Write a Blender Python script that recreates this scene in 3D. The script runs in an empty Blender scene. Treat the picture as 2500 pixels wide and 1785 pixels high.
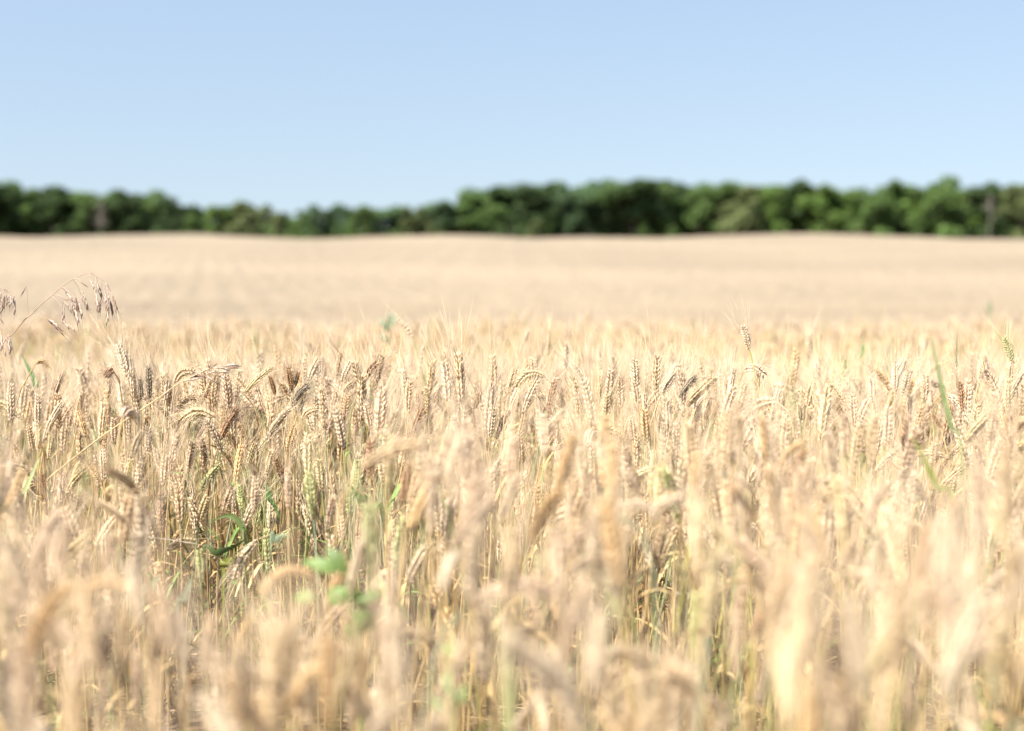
import bpy, math, random
import numpy as np
from mathutils import Vector

random.seed(7)
RNG = np.random.default_rng(11)
scene = bpy.context.scene
COL = scene.collection

# ------------------------------------------------------------------ camera
CAMZ = 0.85
F = 3472.0                       # focal length in pixels of the 2500 px wide photograph (50 mm on 36 mm)
HOR = 569.0
PITCH = math.atan((892.5 - HOR) / F)
cam_data = bpy.data.cameras.new("camera")
cam_data.lens = 50.0
cam_data.sensor_width = 36.0
cam_data.clip_start = 0.05
cam_data.clip_end = 5000.0
cam_data.dof.use_dof = True
cam_data.dof.focus_distance = 2.68
cam_data.dof.aperture_fstop = 2.2
cam_data.dof.aperture_blades = 8
cam = bpy.data.objects.new("camera", cam_data)
COL.objects.link(cam)
cam.location = (0, 0, CAMZ)
cam.rotation_euler = (math.radians(90) - PITCH, 0, 0)
scene.camera = cam
CP, SP = math.cos(PITCH), math.sin(PITCH)
FWD = np.array([0.0, CP, -SP])
UPV = np.array([0.0, SP, CP])
RGT = np.array([1.0, 0.0, 0.0])
CAM = np.array([0.0, 0.0, CAMZ])


def at(px, py, d):
    """point seen at photo pixel (px, py), d metres away along the view axis"""
    return CAM + FWD * d + RGT * ((px - 1250.0) / F * d) + UPV * ((892.5 - py) / F * d)


def project(p):
    v = np.asarray(p) - CAM
    d = v @ FWD
    return 1250.0 + F * (v @ RGT) / d, 892.5 - F * (v @ UPV) / d, d


# ------------------------------------------------------------------ light
SUN_DIR = np.array([-0.66, -0.52, 1.12])
SUN_DIR /= np.linalg.norm(SUN_DIR)
SUN_EL = math.asin(SUN_DIR[2])
SUN_AZ = math.atan2(SUN_DIR[0], SUN_DIR[1])
world = bpy.data.worlds.new("World")
scene.world = world
world.use_nodes = True
wn = world.node_tree
wn.nodes.clear()
w_out = wn.nodes.new("ShaderNodeOutputWorld")
w_bg = wn.nodes.new("ShaderNodeBackground")
w_sky = wn.nodes.new("ShaderNodeTexSky")
w_sky.sky_type = 'NISHITA'
w_sky.sun_disc = False
w_sky.sun_elevation = SUN_EL
w_sky.sun_rotation = SUN_AZ
w_sky.altitude = 100
w_sky.air_density = 2.0
w_sky.dust_density = 1.2
w_sky.ozone_density = 4.2
w_bg.inputs["Strength"].default_value = 0.0705
# the sky is read a little higher up than the view direction, so that its lowest band stays blue
w_tc = wn.nodes.new("ShaderNodeTexCoord")
w_sep = wn.nodes.new("ShaderNodeSeparateXYZ")
w_ma = wn.nodes.new("ShaderNodeMath")
w_ma.operation = 'MULTIPLY_ADD'
w_ma.inputs[1].default_value = 0.80
w_ma.inputs[2].default_value = 0.20
w_cb = wn.nodes.new("ShaderNodeCombineXYZ")
w_nm = wn.nodes.new("ShaderNodeVectorMath")
w_nm.operation = 'NORMALIZE'
wn.links.new(w_tc.outputs["Generated"], w_sep.inputs[0])
wn.links.new(w_sep.outputs[0], w_cb.inputs[0])
wn.links.new(w_sep.outputs[1], w_cb.inputs[1])
wn.links.new(w_sep.outputs[2], w_ma.inputs[0])
wn.links.new(w_ma.outputs[0], w_cb.inputs[2])
wn.links.new(w_cb.outputs[0], w_nm.inputs[0])
wn.links.new(w_nm.outputs[0], w_sky.inputs[0])
w_tint = wn.nodes.new("ShaderNodeVectorMath")
w_tint.operation = 'MULTIPLY'
w_tint.inputs[1].default_value = (1.09, 0.968, 1.0)
wn.links.new(w_sky.outputs[0], w_tint.inputs[0])
wn.links.new(w_tint.outputs[0], w_bg.inputs[0])
wn.links.new(w_bg.outputs[0], w_out.inputs[0])
sun_l = bpy.data.lights.new("sun", 'SUN')
sun_l.energy = 5.0
sun_l.angle = math.radians(0.55)
sun_l.color = (1.0, 0.95, 0.87)
sun = bpy.data.objects.new("sun", sun_l)
COL.objects.link(sun)
sun.rotation_euler = Vector(-SUN_DIR).to_track_quat('-Z', 'Y').to_euler()

scene.view_settings.view_transform = 'Standard'
scene.view_settings.look = 'None'
scene.view_settings.exposure = 1.45
scene.view_settings.gamma = 1.0
scene.cycles.max_bounces = 8
scene.cycles.diffuse_bounces = 5
scene.cycles.transmission_bounces = 5
scene.cycles.caustics_reflective = False
scene.cycles.caustics_refractive = False


# ------------------------------------------------------------------ materials
def plant_material(name, transl=0.25, rough=0.6, spec=0.25, noise_scale=60.0, noise_amt=0.25):
    m = bpy.data.materials.new(name)
    m.use_nodes = True
    nt = m.node_tree
    nt.nodes.clear()
    out = nt.nodes.new("ShaderNodeOutputMaterial")
    mix = nt.nodes.new("ShaderNodeMixShader")
    pb = nt.nodes.new("ShaderNodeBsdfPrincipled")
    tr = nt.nodes.new("ShaderNodeBsdfTranslucent")
    at_ = nt.nodes.new("ShaderNodeAttribute")
    at_.attribute_name = "tint"
    tc = nt.nodes.new("ShaderNodeTexCoord")
    nz = nt.nodes.new("ShaderNodeTexNoise")
    nz.inputs["Scale"].default_value = noise_scale
    nz.inputs["Detail"].default_value = 3.0
    mr = nt.nodes.new("ShaderNodeMapRange")
    mr.inputs[1].default_value = 0.3
    mr.inputs[2].default_value = 0.7
    mr.inputs[3].default_value = 1.0 - noise_amt
    mr.inputs[4].default_value = 1.0 + noise_amt * 0.6
    ml = nt.nodes.new("ShaderNodeVectorMath")
    ml.operation = 'SCALE'
    nt.links.new(tc.outputs["Object"], nz.inputs["Vector"])
    nt.links.new(nz.outputs["Fac"], mr.inputs[0])
    nt.links.new(at_.outputs["Color"], ml.inputs[0])
    nt.links.new(mr.outputs[0], ml.inputs["Scale"])
    nt.links.new(ml.outputs[0], pb.inputs["Base Color"])
    nt.links.new(ml.outputs[0], tr.inputs["Color"])
    pb.inputs["Roughness"].default_value = rough
    pb.inputs["Specular IOR Level"].default_value = spec
    mix.inputs[0].default_value = transl
    nt.links.new(pb.outputs[0], mix.inputs[1])
    nt.links.new(tr.outputs[0], mix.inputs[2])
    nt.links.new(mix.outputs[0], out.inputs[0])
    return m


M_STRAW = plant_material("straw", 0.17, 0.55, 0.3, 90.0, 0.18)
M_GREEN = plant_material("green_blade", 0.35, 0.5, 0.35, 40.0, 0.2)
M_LEAF = plant_material("tree_foliage", 0.35, 0.6, 0.2, 0.35, 0.35)


def noise_material(name, c1, c2, scale, rough=0.9):
    m = bpy.data.materials.new(name)
    m.use_nodes = True
    nt = m.node_tree
    pb = nt.nodes["Principled BSDF"]
    pb.inputs["Roughness"].default_value = rough
    pb.inputs["Specular IOR Level"].default_value = 0.15
    tc = nt.nodes.new("ShaderNodeTexCoord")
    nz = nt.nodes.new("ShaderNodeTexNoise")
    nz.inputs["Scale"].default_value = scale
    nz.inputs["Detail"].default_value = 6.0
    cr = nt.nodes.new("ShaderNodeValToRGB")
    cr.color_ramp.elements[0].position = 0.35
    cr.color_ramp.elements[1].position = 0.68
    cr.color_ramp.elements[0].color = (*c1, 1)
    cr.color_ramp.elements[1].color = (*c2, 1)
    bp = nt.nodes.new("ShaderNodeBump")
    bp.inputs["Strength"].default_value = 0.5
    bp.inputs["Distance"].default_value = 0.02
    nt.links.new(tc.outputs["Object"], nz.inputs["Vector"])
    nt.links.new(nz.outputs["Fac"], cr.inputs[0])
    nt.links.new(cr.outputs[0], pb.inputs["Base Color"])
    nt.links.new(nz.outputs["Fac"], bp.inputs["Height"])
    nt.links.new(bp.outputs[0], pb.inputs["Normal"])
    return m


M_SOIL = noise_material("soil", (0.055, 0.036, 0.022), (0.15, 0.10, 0.06), 14.0)
M_BARK = noise_material("bark", (0.07, 0.055, 0.04), (0.16, 0.13, 0.10), 3.0)
M_PALE_BARK = noise_material("pale_bark", (0.20, 0.18, 0.145), (0.32, 0.29, 0.235), 3.0)


# ------------------------------------------------------------------ mesh helpers
class MB:
    """collects triangles with a colour per vertex and links them as ONE mesh object"""
    def __init__(self):
        self.v, self.f, self.c, self.n = [], [], [], 0

    def add(self, v, f, c):
        v = np.asarray(v, dtype=np.float32)
        c = np.asarray(c, dtype=np.float32)
        if c.ndim == 1:
            c = np.repeat(c[None, :], len(v), 0)
        self.v.append(v)
        self.f.append(np.asarray(f, dtype=np.int32) + self.n)
        self.c.append(c)
        self.n += len(v)

    def mesh(self, name, mat, origin=None, smooth=True):
        v = np.concatenate(self.v)
        f = np.concatenate(self.f)
        c = np.concatenate(self.c)
        if origin is not None:
            v = v - np.asarray(origin, dtype=np.float32)
        me = bpy.data.meshes.new(name)
        me.vertices.add(len(v))
        me.vertices.foreach_set("co", v.ravel())
        me.loops.add(len(f) * 3)
        me.loops.foreach_set("vertex_index", f.ravel())
        me.polygons.add(len(f))
        me.polygons.foreach_set("loop_start", np.arange(0, len(f) * 3, 3, dtype=np.int32))
        me.polygons.foreach_set("use_smooth", np.full(len(f), smooth, dtype=bool))
        a = me.attributes.new("tint", 'FLOAT_COLOR', 'POINT')
        c4 = np.ones((len(v), 4), dtype=np.float32)
        c4[:, :3] = c
        a.data.foreach_set("color", c4.ravel())
        me.update(calc_edges=True)
        me.materials.append(mat)
        return me

    def build(self, name, mat, parent=None, origin=None, smooth=True):
        """vertices are in world coordinates; origin is the parent's place"""
        me = self.mesh(name, mat, origin, smooth)
        o = bpy.data.objects.new(name, me)
        COL.objects.link(o)
        if parent is not None:
            o.parent = parent
        elif origin is not None:
            o.location = origin
        return o


def tag(o, label=None, cat=None, group=None, kind=None):
    if label: o["label"] = label
    if cat: o["category"] = cat
    if group: o["group"] = group
    if kind: o["kind"] = kind
    return o


def thing(name, loc, label, cat, group=None):
    o = bpy.data.objects.new(name, None)
    o.empty_display_size = 0.02
    COL.objects.link(o)
    o.location = [float(x) for x in loc]
    return tag(o, label, cat, group)


def unit(v):
    v = np.asarray(v, dtype=float)
    return v / max(np.linalg.norm(v), 1e-9)


def tube(pts, radii, sides=5, close_tip=True):
    pts = np.asarray(pts, dtype=float)
    n = len(pts)
    radii = np.broadcast_to(np.asarray(radii, dtype=float), (n,))
    t = np.gradient(pts, axis=0)
    t /= np.maximum(np.linalg.norm(t, axis=1, keepdims=True), 1e-9)
    ref = np.array([0.3, 1.0, 0.1]) if abs(t[:, 1]).mean() < 0.85 else np.array([1.0, 0.2, 0.1])
    a = np.cross(t, ref)
    a /= np.maximum(np.linalg.norm(a, axis=1, keepdims=True), 1e-9)
    b = np.cross(t, a)
    ang = np.arange(sides) * 2 * math.pi / sides
    ring = a[:, None, :] * np.cos(ang)[None, :, None] + b[:, None, :] * np.sin(ang)[None, :, None]
    v = (pts[:, None, :] + ring * radii[:, None, None]).reshape(-1, 3)
    f = []
    for i in range(n - 1):
        for k in range(sides):
            p, q = i * sides + k, i * sides + (k + 1) % sides
            f.append((p, q, q + sides))
            f.append((p, q + sides, p + sides))
    return v, np.array(f)


def bezier(p0, p1, p2, p3, n):
    t = np.linspace(0, 1, n)[:, None]
    return (1 - t) ** 3 * p0 + 3 * t * (1 - t) ** 2 * p1 + 3 * t * t * (1 - t) * p2 + t ** 3 * p3


def catmull(pts, n):
    """smooth curve through pts"""
    pts = np.asarray(pts, dtype=float)
    P = np.vstack([2 * pts[0] - pts[1], pts, 2 * pts[-1] - pts[-2]])
    out = []
    for i in range(len(pts) - 1):
        p0, p1, p2, p3 = P[i:i + 4]
        t = np.linspace(0, 1, n, endpoint=(i == len(pts) - 2))[:, None]
        out.append(0.5 * (2 * p1 + (p2 - p0) * t + (2 * p0 - 5 * p1 + 4 * p2 - p3) * t ** 2 + (3 * p1 - p0 - 3 * p2 + p3) * t ** 3))
    return np.vstack(out)


def ribbon(pts, widths, side, fold=0.25):
    """leaf blade: three vertices across, creased along the middle"""
    pts = np.asarray(pts, dtype=float)
    n = len(pts)
    t = np.gradient(pts, axis=0)
    t /= np.maximum(np.linalg.norm(t, axis=1, keepdims=True), 1e-9)
    side = np.broadcast_to(np.asarray(side, dtype=float), (n, 3))
    s = side - t * np.sum(side * t, axis=1, keepdims=True)
    s /= np.maximum(np.linalg.norm(s, axis=1, keepdims=True), 1e-9)
    nm = np.cross(s, t)
    w = np.asarray(widths)[:, None] * 0.5
    v = np.stack([pts - s * w, pts - nm * w * fold, pts + s * w], axis=1).reshape(-1, 3)
    f = []
    for i in range(n - 1):
        for k in range(2):
            p = i * 3 + k
            f.append((p, p + 1, p + 4))
            f.append((p, p + 4, p + 3))
    return v, np.array(f)


# ------------------------------------------------------------------ terrain
EDGE = [(-400, 572), (0, 570), (138, 574), (316, 567), (475, 564), (593, 570), (732, 576), (800, 576), (919, 570), (1116, 566),
        (1195, 569), (1294, 575), (1413, 571), (1600, 574), (1758, 568), (1936, 563), (2055, 566), (2173, 574),
        (2391, 576), (2500, 577), (2900, 572)]
CREST = 250.0
EX = np.array([(p[0] - 1250) / F * CREST for p in EDGE])
EZ = np.array([(561.5 - p[1]) * CREST / F for p in EDGE])


def smooth(a, b, x):
    t = np.clip((np.asarray(x, dtype=float) - a) / (b - a), 0, 1)
    return t * t * (3 - 2 * t)


def terrain(x, y):
    """the field falls away behind the first rows, then climbs to the edge of the wood"""
    x = np.asarray(x, dtype=float)
    y = np.asarray(y, dtype=float)
    yy = np.maximum(y, 0.5)
    near = -0.064 * 0.7 * np.logaddexp(0, (yy - 3.3) / 0.7)
    t = np.clip(np.log(yy / 30.0) / math.log(CREST / 30.0), 0, 1)
    far = 0.28 - 0.0565 * (1 - t * t * (3 - 2 * t)) * yy
    k = smooth(20, 34, yy)
    z = near * (1 - k) + far * k
    z = z + smooth(70, CREST, yy) * np.interp(x, EX, EZ)
    z = z - smooth(CREST, CREST + 40, yy) * 0.5
    roll = 0.04 * np.sin(yy * 0.35 + x * 0.12 + 0.6) + 0.05 * np.sin(yy * 0.13 - x * 0.2)
    roll = roll * smooth(26, 40, yy) * (1 - 0.5 * smooth(60, 150, yy))
    return z + roll + (0.022 * np.sin(x * 2.1 + 1.0) + 0.018 * np.sin(x * 4.7 + yy)) * smooth(2.8, 4, yy)


xs = np.linspace(-1, 1, 121)
ys = np.concatenate([np.linspace(-3, 12, 50), np.geomspace(12.5, 600, 90), [2200.0]])
GX, GY = np.meshgrid(xs, ys)
GX = GX * (np.maximum(GY, 0) * 0.75 + 6.0)
GZ = terrain(GX, GY)
near = GY < 12
GZ = GZ + np.where(near, RNG.normal(0, 0.008, GZ.shape), 0)
gv = np.stack([GX, GY, GZ], -1).reshape(-1, 3)
nx = len(xs)
ii = np.arange(len(ys) - 1)[:, None] * nx + np.arange(nx - 1)[None, :]
ii = ii.ravel()
gf = np.concatenate([np.stack([ii, ii + 1, ii + nx + 1], 1), np.stack([ii, ii + nx + 1, ii + nx], 1)])
g = MB()
g.add(gv, gf, (1, 1, 1))
tag(g.build("ground", M_SOIL), kind="structure")

# ------------------------------------------------------------------ wheat templates
def ovoid(base, axis, length, wa, wb, a_dir, sides=5):
    axis = unit(axis)
    a = unit(a_dir - axis * np.dot(a_dir, axis))
    b = np.cross(axis, a)
    ang = np.arange(sides) * 2 * math.pi / sides + 0.3
    r1 = np.outer(np.cos(ang), a) * wa + np.outer(np.sin(ang), b) * wb
    v = np.vstack([base[None], base + axis * length * 0.24 + r1 * 0.85, base + axis * length * 0.58 + r1,
                   (base + axis * length)[None]])
    f = []
    s = sides
    for k in range(s):
        k2 = (k + 1) % s
        f += [(0, 1 + k2, 1 + k), (1 + k, 1 + k2, 1 + s + k2), (1 + k, 1 + s + k2, 1 + s + k), (1 + s + k, 1 + s + k2, 1 + 2 * s)]
    return v, np.array(f)


def spike(p0, d0, length, r, curve, segs=2):
    """one awn: a three-sided needle"""
    d0 = unit(d0)
    a = unit(np.cross(d0, [0.31, 0.17, 0.9]))
    b = np.cross(d0, a)
    ring = np.array([a * math.cos(t) + b * math.sin(t) for t in (0, 2.094, 4.189)])
    v = [p0 + ring * r]
    if segs == 2:
        v.append(p0 + d0 * length * 0.5 + curve * length * 0.12 + ring * r * 0.75)
    v.append((p0 + d0 * length + curve * length * 0.5)[None])
    v = np.vstack(v)
    f = []
    for s in range(segs - 1):
        for k in range(3):
            p, q = s * 3 + k, s * 3 + (k + 1) % 3
            f += [(p, q, q + 3), (p, q + 3, p + 3)]
    m = (segs - 1) * 3
    for k in range(3):
        f.append((m + k, m + (k + 1) % 3, m + 3))
    return v, np.array(f)


class T:
    pass


def ear_template(lod, rng, awny=0.09):
    """ear along +z from 0 to 1 (ear length); returns grains and awns"""
    G, A = MB(), MB()
    nsp = {0: 19, 1: 14, 2: 0}[lod]
    if lod == 2:
        rings = 6
        zz = np.linspace(0, 1, rings)
        ww = np.array([0.02, 0.075, 0.085, 0.08, 0.065, 0.015])
        ang = np.arange(5) * 2 * math.pi / 5
        v = []
        for i in range(rings):
            w = ww[i] * (1 + 0.25 * (-1) ** i * rng.random())
            v.append(np.stack([np.cos(ang + i * 0.6) * w, np.sin(ang + i * 0.6) * w * 0.75, np.full(5, zz[i])], 1))
        v = np.vstack(v)
        f = []
        for i in range(rings - 1):
            for k in range(5):
                p, q = i * 5 + k, i * 5 + (k + 1) % 5
                f += [(p, q, q + 5), (p, q + 5, p + 5)]
        c = np.repeat(rng.uniform(0.8, 1.1, rings), 5)[:, None] * np.ones(3)
        G.add(v, f, c)
        for k in range(4):
            th = rng.uniform(0, 6.28)
            tl = rng.uniform(0.15, 0.5)
            d = np.array([math.cos(th) * math.sin(tl), math.sin(th) * math.sin(tl), math.cos(tl)])
            v, f = spike(np.array([0, 0, rng.uniform(0.3, 0.95)]), d, rng.uniform(0.7, 1.1), 0.008, np.zeros(3), 1)
            A.add(v, f, (1, 1, 1))
    else:
        for i in range(nsp):
            u = (i + 0.2) / nsp
            env = math.sin(min(1.0, 0.28 + u * 1.6) * math.pi / 2) * (1 - 0.45 * max(0, u - 0.55) / 0.45)
            side = 1 if i % 2 == 0 else -1
            b0 = np.array([side * 0.022 * env, 0, u * 0.93])
            tone = rng.uniform(0.86, 1.12)
            ln = 0.165 * rng.uniform(0.9, 1.15) * (0.75 + 0.25 * env)
            if lod == 0:
                lat = [(-1, 0.20), (1, 0.20), (0, 0.37)]
            else:
                lat = [(0, 0.28)]
            for (sy, out) in lat:
                ax = np.array([side * (out + rng.normal(0, 0.04)), sy * 0.25 + rng.normal(0, 0.04), 1.0])
                off = np.array([side * (0.012 if sy == 0 else 0.0), sy * 0.019, 0.012 if sy == 0 else 0.0])
                wa, wb = (0.027, 0.024) if lod == 0 else (0.036, 0.046)
                wa, wb = wa * env, wb * env
                v, f = ovoid(b0 + off * env, ax, ln, wa, wb, np.array([side, 0.2 * sy, 0.0]), 5)
                tt = tone * rng.uniform(0.93, 1.07)
                cc = np.full((len(v), 3), tt)
                cc[0] *= np.array([0.86, 0.82, 0.78])         # the foot of each husk is browner
                cc[1:6] *= np.array([0.96, 0.95, 0.94])
                G.add(v, f, cc)
                if lod == 0 and (sy == 0 or rng.random() < awny) or lod == 1 and rng.random() < 0.6:
                    d = unit(ax) + np.array([side * 0.12, sy * 0.05, 0]) + rng.normal(0, 0.10, 3)
                    al = rng.uniform(0.75, 1.25) * (0.75 + 0.25 * u)
                    v2, f2 = spike(v[-1] - unit(ax) * 0.01, d, al, 0.0048 if lod == 0 else 0.006,
                                   np.array([-side * 0.2, 0, 0.35]) + rng.normal(0, 0.15, 3), 2 if lod == 0 else 1)
                    A.add(v2, f2, np.full(3, rng.uniform(0.9, 1.1)))
    t = T()
    t.gv, t.gf, t.gc = np.concatenate(G.v), np.concatenate(G.f), np.concatenate(G.c)
    t.av, t.af, t.ac = np.concatenate(A.v), np.concatenate(A.f), np.concatenate(A.c)
    return t


TPL = {0: [ear_template(0, np.random.default_rng(100 + k)) for k in range(8)],
       1: [ear_template(1, np.random.default_rng(200 + k)) for k in range(8)],
       2: [ear_template(2, np.random.default_rng(300 + k)) for k in range(10)]}
BEARDED = [ear_template(0, np.random.default_rng(400 + k), 0.40) for k in range(8)]   # for the ears in focus


def bend_ear(v, B, C, Tp, roll, wscale=1.0):
    """lay template vertices along the curve B-C-T"""
    u = v[:, 2]
    uc = np.clip(u, 0, 1)[:, None]
    P = (1 - uc) ** 2 * B + 2 * uc * (1 - uc) * C + uc ** 2 * Tp
    tn = 2 * (1 - uc) * (C - B) + 2 * uc * (Tp - C)
    tn = tn / np.maximum(np.linalg.norm(tn, axis=1, keepdims=True), 1e-9)
    L = np.linalg.norm(C - B) + np.linalg.norm(Tp - C)
    chord = np.linalg.norm(Tp - B)
    L = 0.5 * (L + chord)
    over = np.maximum(u - 1, 0)[:, None]
    P = P + tn * over * L
    n = np.cross(C - B, Tp - C)
    if np.linalg.norm(n) < 1e-7:
        n = np.cross(Tp - B, [0.2, 1.0, 0.1])
    n = unit(n)
    e = np.cross(tn, n)
    cr, sr = math.cos(roll), math.sin(roll)
    x = (v[:, 0] * cr - v[:, 1] * sr)[:, None] * L * wscale
    y = (v[:, 0] * sr + v[:, 1] * cr)[:, None] * L * wscale
    return P + n * x + e * y


PAL = {
    'cream': (0.655, 0.528, 0.362), 'straw': (0.620, 0.466, 0.280), 'pinkish': (0.615, 0.462, 0.310),
    'golden': (0.600, 0.415, 0.212), 'brown': (0.300, 0.175, 0.080), 'greenish': (0.460, 0.460, 0.210),
    'grey': (0.300, 0.245, 0.170), 'yellow': (0.630, 0.510, 0.285), 'rust': (0.430, 0.265, 0.150),
}
STEM = {'gold': (0.570, 0.415, 0.185), 'straw': (0.580, 0.450, 0.250), 'green': (0.300, 0.370, 0.130),
        'blue green': (0.290, 0.370, 0.240), 'lime': (0.520, 0.520, 0.130), 'dark': (0.300, 0.200, 0.120)}


def make_leaf(G, B, frac, az, length, width, drop, col, mb, n=7, tilt=0.5):
    p0 = G + (B - G) * frac
    h = np.array([math.cos(az), math.sin(az), 0.0])
    s = np.linspace(0, 1, n)
    th = tilt + drop * s ** 1.3          # angle from vertical
    st = np.stack([np.sin(th), np.cos(th)], 1) * (length / (n - 1))
    path = np.vstack([[0, 0], np.cumsum(st[:-1], 0)])
    pts = p0 + h * path[:, :1] + np.array([0, 0, 1.0]) * path[:, 1:]
    pts[:, 2] = np.maximum(pts[:, 2], 0.01)
    w = width * np.array([0.5, 0.9, 1.0, 0.95, 0.8, 0.5, 0.06])[:n] if n == 7 else width * np.linspace(1, 0.1, n)
    tw = az + math.pi / 2 + np.linspace(0, random.uniform(-1.2, 1.2), n)
    side = np.stack([np.cos(tw), np.sin(tw), np.zeros(n) + 0.15], 1)
    v, f = ribbon(pts, w, side)
    c = np.array(col)[None] * np.linspace(0.92, 1.06, len(v))[:, None]
    mb.add(v, f, c)


class Plant:
    """one stalk: ground point G, ear foot B, ear curve control C, ear tip T"""
    def __init__(s, G, B, Tp, bend, col, stem, roll, scale=1.0, ssag=0.4):
        s.G, s.B, s.T = np.asarray(G, float), np.asarray(B, float), np.asarray(Tp, float)
        s.C = 0.5 * (s.B + s.T) + np.asarray(bend, float)
        s.col, s.stem, s.roll, s.scale, s.ssag = col, stem, roll, scale, ssag
        s.leaves = []
        s.d = project(s.B)[2]

    def stem_curve(s, n):
        t = unit(s.C - s.B)
        h = np.linalg.norm(s.B - s.G)
        return bezier(s.G, s.G + np.array([0, 0, h * 0.4]), s.B - t * h * s.ssag * 0.6, s.B, n)

    def emit(s, lod, ear, awn, stem, leaf=None, tpl=None):
        t = tpl or TPL[lod][random.randrange(len(TPL[lod]))]
        c = np.array(s.col)
        ear.add(bend_ear(t.gv, s.B, s.C, s.T, s.roll, s.scale), t.gf, t.gc * c)
        awn.add(bend_ear(t.av, s.B, s.C, s.T, s.roll, 1.0), t.af, t.ac * (c * 0.75 + np.array((0.65, 0.515, 0.375)) * 0.3))
        n = {0: 9, 1: 5, 2: 3}[lod]
        pts = s.stem_curve(n)
        r = np.linspace(0.0021, 0.0011, n) * {0: 1, 1: 1.1, 2: 1.6}[lod]
        v, f = tube(pts, r, {0: 5, 1: 3, 2: 3}[lod])
        sc = np.array(s.stem)
        k = np.repeat(np.linspace(0, 1, n), len(v) // n)[:, None]
        low = np.array((0.44, 0.29, 0.115))  # browner stem foot, darkened to deepen the shade between the stalks
        stem.add(v, f, sc * (0.25 + 0.75 * k) + low * (0.75 - 0.75 * k))
        if leaf is not None:
            for (frac, az, ln, w, drop, lc, tl) in s.leaves:
                make_leaf(s.G, s.B, frac, az, ln, w, drop, lc, leaf, 7 if lod == 0 else 4, tl)


def pick(rng, table):
    ks = list(table)
    w = np.array([table[k] for k in ks], float)
    return ks[rng.choice(len(ks), p=w / w.sum())]


def random_plant(rng, x, y, hmul=1.0):
    z = float(terrain(x, y))
    G = np.array([x, y, z])
    h = float(np.clip(rng.normal(0.505, 0.055), 0.36, 0.60)) * hmul
    if y < 3.2 and rng.random() < 0.42: h = rng.uniform(0.28, 0.47)      # the lower tillers
    L = float(np.clip(rng.normal(0.078 if y > 1.7 else 0.072, 0.010), 0.05, 0.10))
    az = rng.uniform(0, 2 * math.pi)
    hd = np.array([math.cos(az), math.sin(az), 0.0])
    off = rng.normal(0, 0.045)
    B = G + np.array([rng.normal(0, 0.03), rng.normal(0, 0.03), h]) + hd * abs(off)
    u = rng.random()
    up = np.array([0, 0, 1.0])
    if u < 0.70:
        a = abs(rng.normal(0, 0.24))
        bend = hd * 0.0 + (up * 0.02 - hd * 0.03) * L
        ssag = 0.4
    elif u < 0.94:
        a = rng.uniform(0.4, 1.0)
        bend = (up * 0.10 - hd * 0.05) * L
        ssag = 0.4
    else:
        a = rng.uniform(1.2, 2.3)
        bend = (up * 0.30 + hd * 0.05) * L
        ssag = 0.25
    Tp = B + L * (hd * math.sin(a) + up * math.cos(a))
    pal = {'cream': 4, 'straw': 4, 'pinkish': 2.6, 'golden': 1.3, 'yellow': 0.8, 'greenish': 0.4, 'rust': 0.4 if 2.0 < y < 3.2 else 0.1, 'brown': 0.2 if 2.0 < y < 3.2 else 0.0}
    if y > 3.2: pal.update({'cream': 2, 'yellow': 0.3, 'pinkish': 4})
    name = pick(rng, pal)
    st = pick(rng, {'gold': 4, 'straw': 4, 'green': 1.3, 'blue green': 0.8, 'lime': 0.3})
    k = rng.uniform(0.9, 1.1) * (0.9 if y > 3.2 else 1.0)  # farther ears get a darker colour in place of missing self-shading
    p = Plant(G, B, Tp, bend, tuple(np.array(PAL[name]) * k), STEM[st], rng.uniform(0, 6.28), rng.uniform(0.95, 1.28) * (1.0 if y > 1.7 else 0.88), ssag)
    p.colname, p.angle, p.hd = name, a, hd
    nl = rng.choice([0, 1, 2], p=[0.3, 0.45, 0.25])
    lush = -0.72 < x / y * 2.5 < -0.15 and 2.2 < y < 3.0
    if lush and rng.random() < 0.5:
        p.stem = STEM[pick(rng, {'green': 2, 'blue green': 1.5, 'lime': 0.7})]
        nl += 1
    for q in range(nl):
        green = rng.random() < (0.5 if lush else 0.13)
        lc = (0.15, 0.24, 0.05) if green else (0.50, 0.355, 0.165)
        p.leaves.append((rng.uniform(0.25, 0.8), rng.uniform(0, 6.28), rng.uniform(0.07, 0.16), rng.uniform(0.005, 0.010),
                         rng.uniform(0.8, 2.6), lc, rng.uniform(0.2, 0.7)))
    return p


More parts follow.
